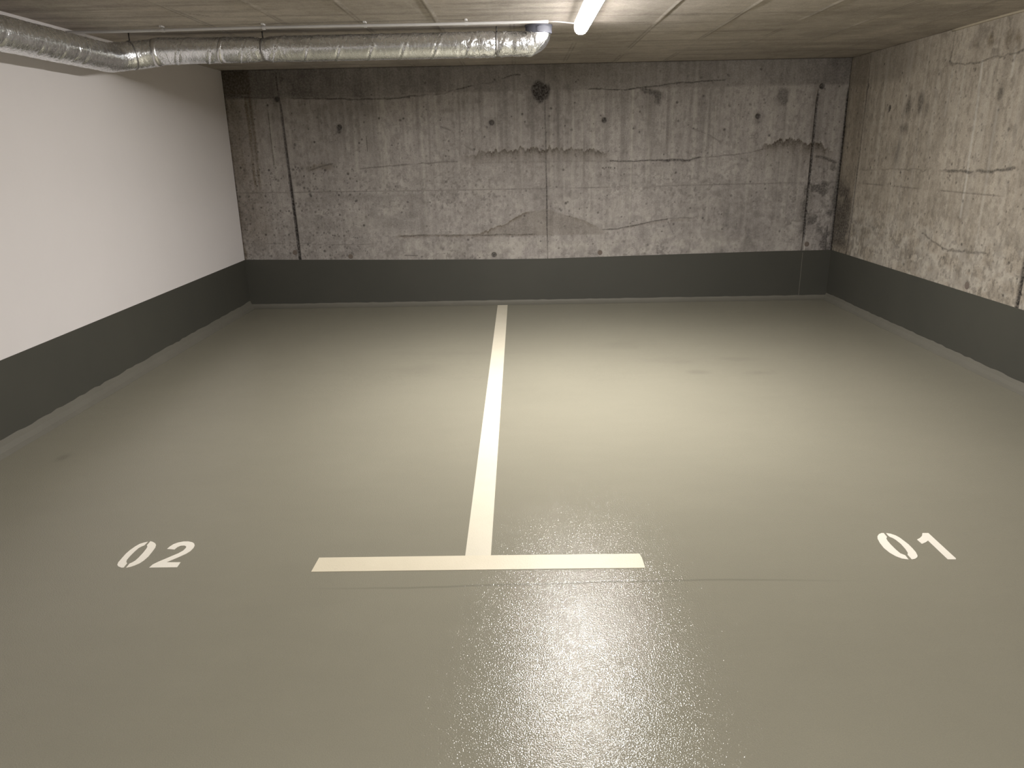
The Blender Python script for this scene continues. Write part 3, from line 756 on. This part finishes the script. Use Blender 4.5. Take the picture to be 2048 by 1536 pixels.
for x0, half, lean in ((-2.36, .022, .012), (-1.93, .012, .014)):
    ring_at(at_x(x0), half, lean, .0020, 'tape_band', M_TAPE, duct, off)
# the socket at the ceiling
bm = bmesh.new()
add_loft(bm, [[(r*math.cos(a), r*math.sin(a), z-DZ) for a in np.linspace(0, 2*math.pi, 48, endpoint=False)] for r, z in
              ((.070, H-.052), (.084, H-.052), (.0865, H-.050), (.0865, H-.012), (.090, H-.010), (.090, H-.001), (.070, H-.001))])
soc = from_bm('pipe_collar', bm, M_COLLAR, duct, False); soc['label'] = 'dark grey plastic pipe collar'
bm = bmesh.new()
rings = []
for a, w in ((-.16, .002), (-.10, .016), (0, .020), (.10, .016), (.16, .002)):
    for_r = [(.0855, -w), (.0945, -w*.8), (.0945, w*.8), (.0855, w)]
    rings.append([(r*math.sin(a), -r*math.cos(a), H-.031-DZ+zz) for r, zz in for_r])
add_loft(bm, rings); from_bm('collar_lug', bm, M_COLLAR, soc)

# ------------------------------------------------------------------ duct hangers
HANG = ((-2.50, 'thin dark threaded rod above the duct at the bend beside the white wall'), (-1.66, 'thin dark threaded rod above the duct at the dent in the crumpled foil'), (-.125, 'thin dark threaded rod above the duct nearest the grey pipe collar'))
for x, lab in HANG:
    i = at_x(x)
    top = int(np.argmax([up_of(i, a) for a in ang]))
    zt = float(P[i, 2]+rad[i, top])
    loc = (float(P[i, 0]), float(P[i, 1]), H)
    bm = bmesh.new(); add_tube(bm, [(0, 0, 0), (0, 0, zt+.004-H)], .0045, 10)
    h = tag(from_bm('hanger_rod', bm, M_DARKSTEEL, None, True), lab, 'hanger rod', 'threaded rods carrying the foil duct')
    h.location = loc
    st = ring_at(i, .007, 0, .0022, 'hanger_strap', M_STEEL, duct, off); st['label'] = 'thin dull steel strap'

# ------------------------------------------------------------------ conduit, clips, cable
CY, CZ = 5.0, H-.022
con = empty('cable_conduit', (-1.2, CY, CZ), 'thin white cable conduit fixed along the ceiling from the white wall to the lamp', 'conduit')
bm = bmesh.new(); add_tube(bm, [(x+1.2, .006*math.sin(x*2.1), .002*math.sin(x*3)) for x in np.linspace(XL+.005, .20, 60)], .0088, 14)
from_bm('conduit_tube', bm, M_CONDUIT, con, True)
bm = bmesh.new(); add_tube(bm, [(x+1.2, y-CY, z-CZ) for x, y, z in ((.19, 5.0, CZ), (.25, 5.003, CZ), (.30, 5.01, CZ-.004), (.34, 5.012, CZ-.008), (.371, 5.012, CZ-.012))], .0045, 10)
from_bm('cable', bm, M_CABLE, con, True)
clip0 = None
for x, lab in ((-2.183, 'small white conduit clip on the ceiling nearest the white wall'), (-1.556, 'small white conduit clip on the ceiling, second from the white wall'), (-.928, 'small white conduit clip on the ceiling, second from the lamp'), (-.305, 'small white conduit clip on the ceiling nearest the lamp')):
    if clip0 is None:
        c = clip0 = empty('conduit_clip', (x, CY, H), lab, 'clip', 'white clips along the ceiling conduit')
        bm = bmesh.new()
        prof = [(.0125*math.cos(a), .0125*math.sin(a)) for a in np.linspace(math.radians(-215), math.radians(35), 18)] + [(.0100*math.cos(a), .0100*math.sin(a)) for a in np.linspace(math.radians(35), math.radians(-215), 18)]
        add_loft(bm, [[(xx, yy, zz-.022) for yy, zz in prof] for xx in (-.008, .008)])
        add_box(bm, -.008, .008, -.011, .011, -.010, -.0002)
        add_box(bm, -.007, .007, -.032, -.009, -.010, -.0002)
        from_bm('clip_body', bm, M_CONDUIT, c)
        bm = bmesh.new()
        add_loft(bm, [[(r*math.cos(a), -.021+r*math.sin(a), z) for a in np.linspace(0, 2*math.pi, 14, endpoint=False)] for r, z in ((.0045, -.009), (.0045, -.012), (.003, -.0135))])
        from_bm('screw', bm, M_STEEL, c)
    else:
        c = clip0.copy(); COL.objects.link(c); c.location = (x, CY, H); c['label'] = lab
        for ch in clip0.children:
            d = ch.copy(); COL.objects.link(d); d.parent = c

# ------------------------------------------------------------------ batten lights
def batten(x, y0, y1, label):
    L = y1-y0
    o = empty('batten_light', (x, (y0+y1)/2, H), label, 'light')
    def prof(y, k, lower):
        pts = []
        if lower:      # rounded diffuser
            pts.append((.043*k, y, -.004))
            for a in np.linspace(0, math.pi, 19):
                pts.append((.044*k*math.cos(a), y, -.036-.040*k*math.sin(a)))
            pts.append((-.043*k, y, -.004))
        else:
            for px_, pz in ((-.034, -.001), (.034, -.001), (.038, -.002), (.038, -.0035), (-.038, -.0035), (-.038, -.002)):
                pts.append((px_*k, y, pz))
        return pts
    bm = bmesh.new(); add_loft(bm, [prof(-L/2+.03, 1, False), prof(L/2-.03, 1, False)]); from_bm('housing', bm, M_HOUSING, o)
    bm = bmesh.new(); add_loft(bm, [prof(-L/2+.004, .72, True), prof(-L/2+.010, .90, True), prof(-L/2+.03, 1, True), prof(L/2-.03, 1, True), prof(L/2-.010, .90, True), prof(L/2-.004, .72, True)])
    d = from_bm('diffuser', bm, M_GLOW, o, True)
    d.data.materials.append(M_GLOW_SIDE); d.data.materials.append(M_GLOW_MID)
    for p in d.data.polygons:
        p.material_index = 0 if p.normal.z < -0.92 else (2 if p.normal.z < -0.55 else 1)
    for sgn in (-1, 1):
        bm = bmesh.new()
        e = sgn*L/2
        add_loft(bm, [prof(e-sgn*.0305, 1.0, False), prof(e-sgn*.008, .97, False), prof(e, .85, False)])
        from_bm('end_cap', bm, M_HOUSING, o)
    return o
batten(.414, 3.70, 5.20, 'glowing white batten lamp on the ceiling near the grey pipe collar')
SECOND = True
if SECOND:  # extra lamp out of view, added to fill light into the foreground
    batten(.414, -1.9, -0.4, 'white batten lamp added unseen behind the camera to brighten the foreground')

# ------------------------------------------------------------------ world + camera
w = bpy.data.worlds.new('dark_garage'); scn.world = w; w.use_nodes = True
w.node_tree.nodes['Background'].inputs[0].default_value = (0, 0, 0, 1)
cam = bpy.data.cameras.new('camera'); co_ = link(bpy.data.objects.new('camera', cam))
cam.sensor_fit = 'HORIZONTAL'; cam.sensor_width = 36.0; cam.lens = 1477.45/2048*36.0; cam.clip_start = .05
r = Vector((0.99980093, 0.00741907, -0.01852165)); u = Vector((0.01543897, 0.30034654, 0.95370519)); f = Vector((-0.01263852, 0.9538013, -0.3001722))
m4 = Matrix(((r.x, u.x, -f.x, 0), (r.y, u.y, -f.y, 0), (r.z, u.z, -f.z, 1.5), (0, 0, 0, 1)))
co_.matrix_world = m4
scn.camera = co_
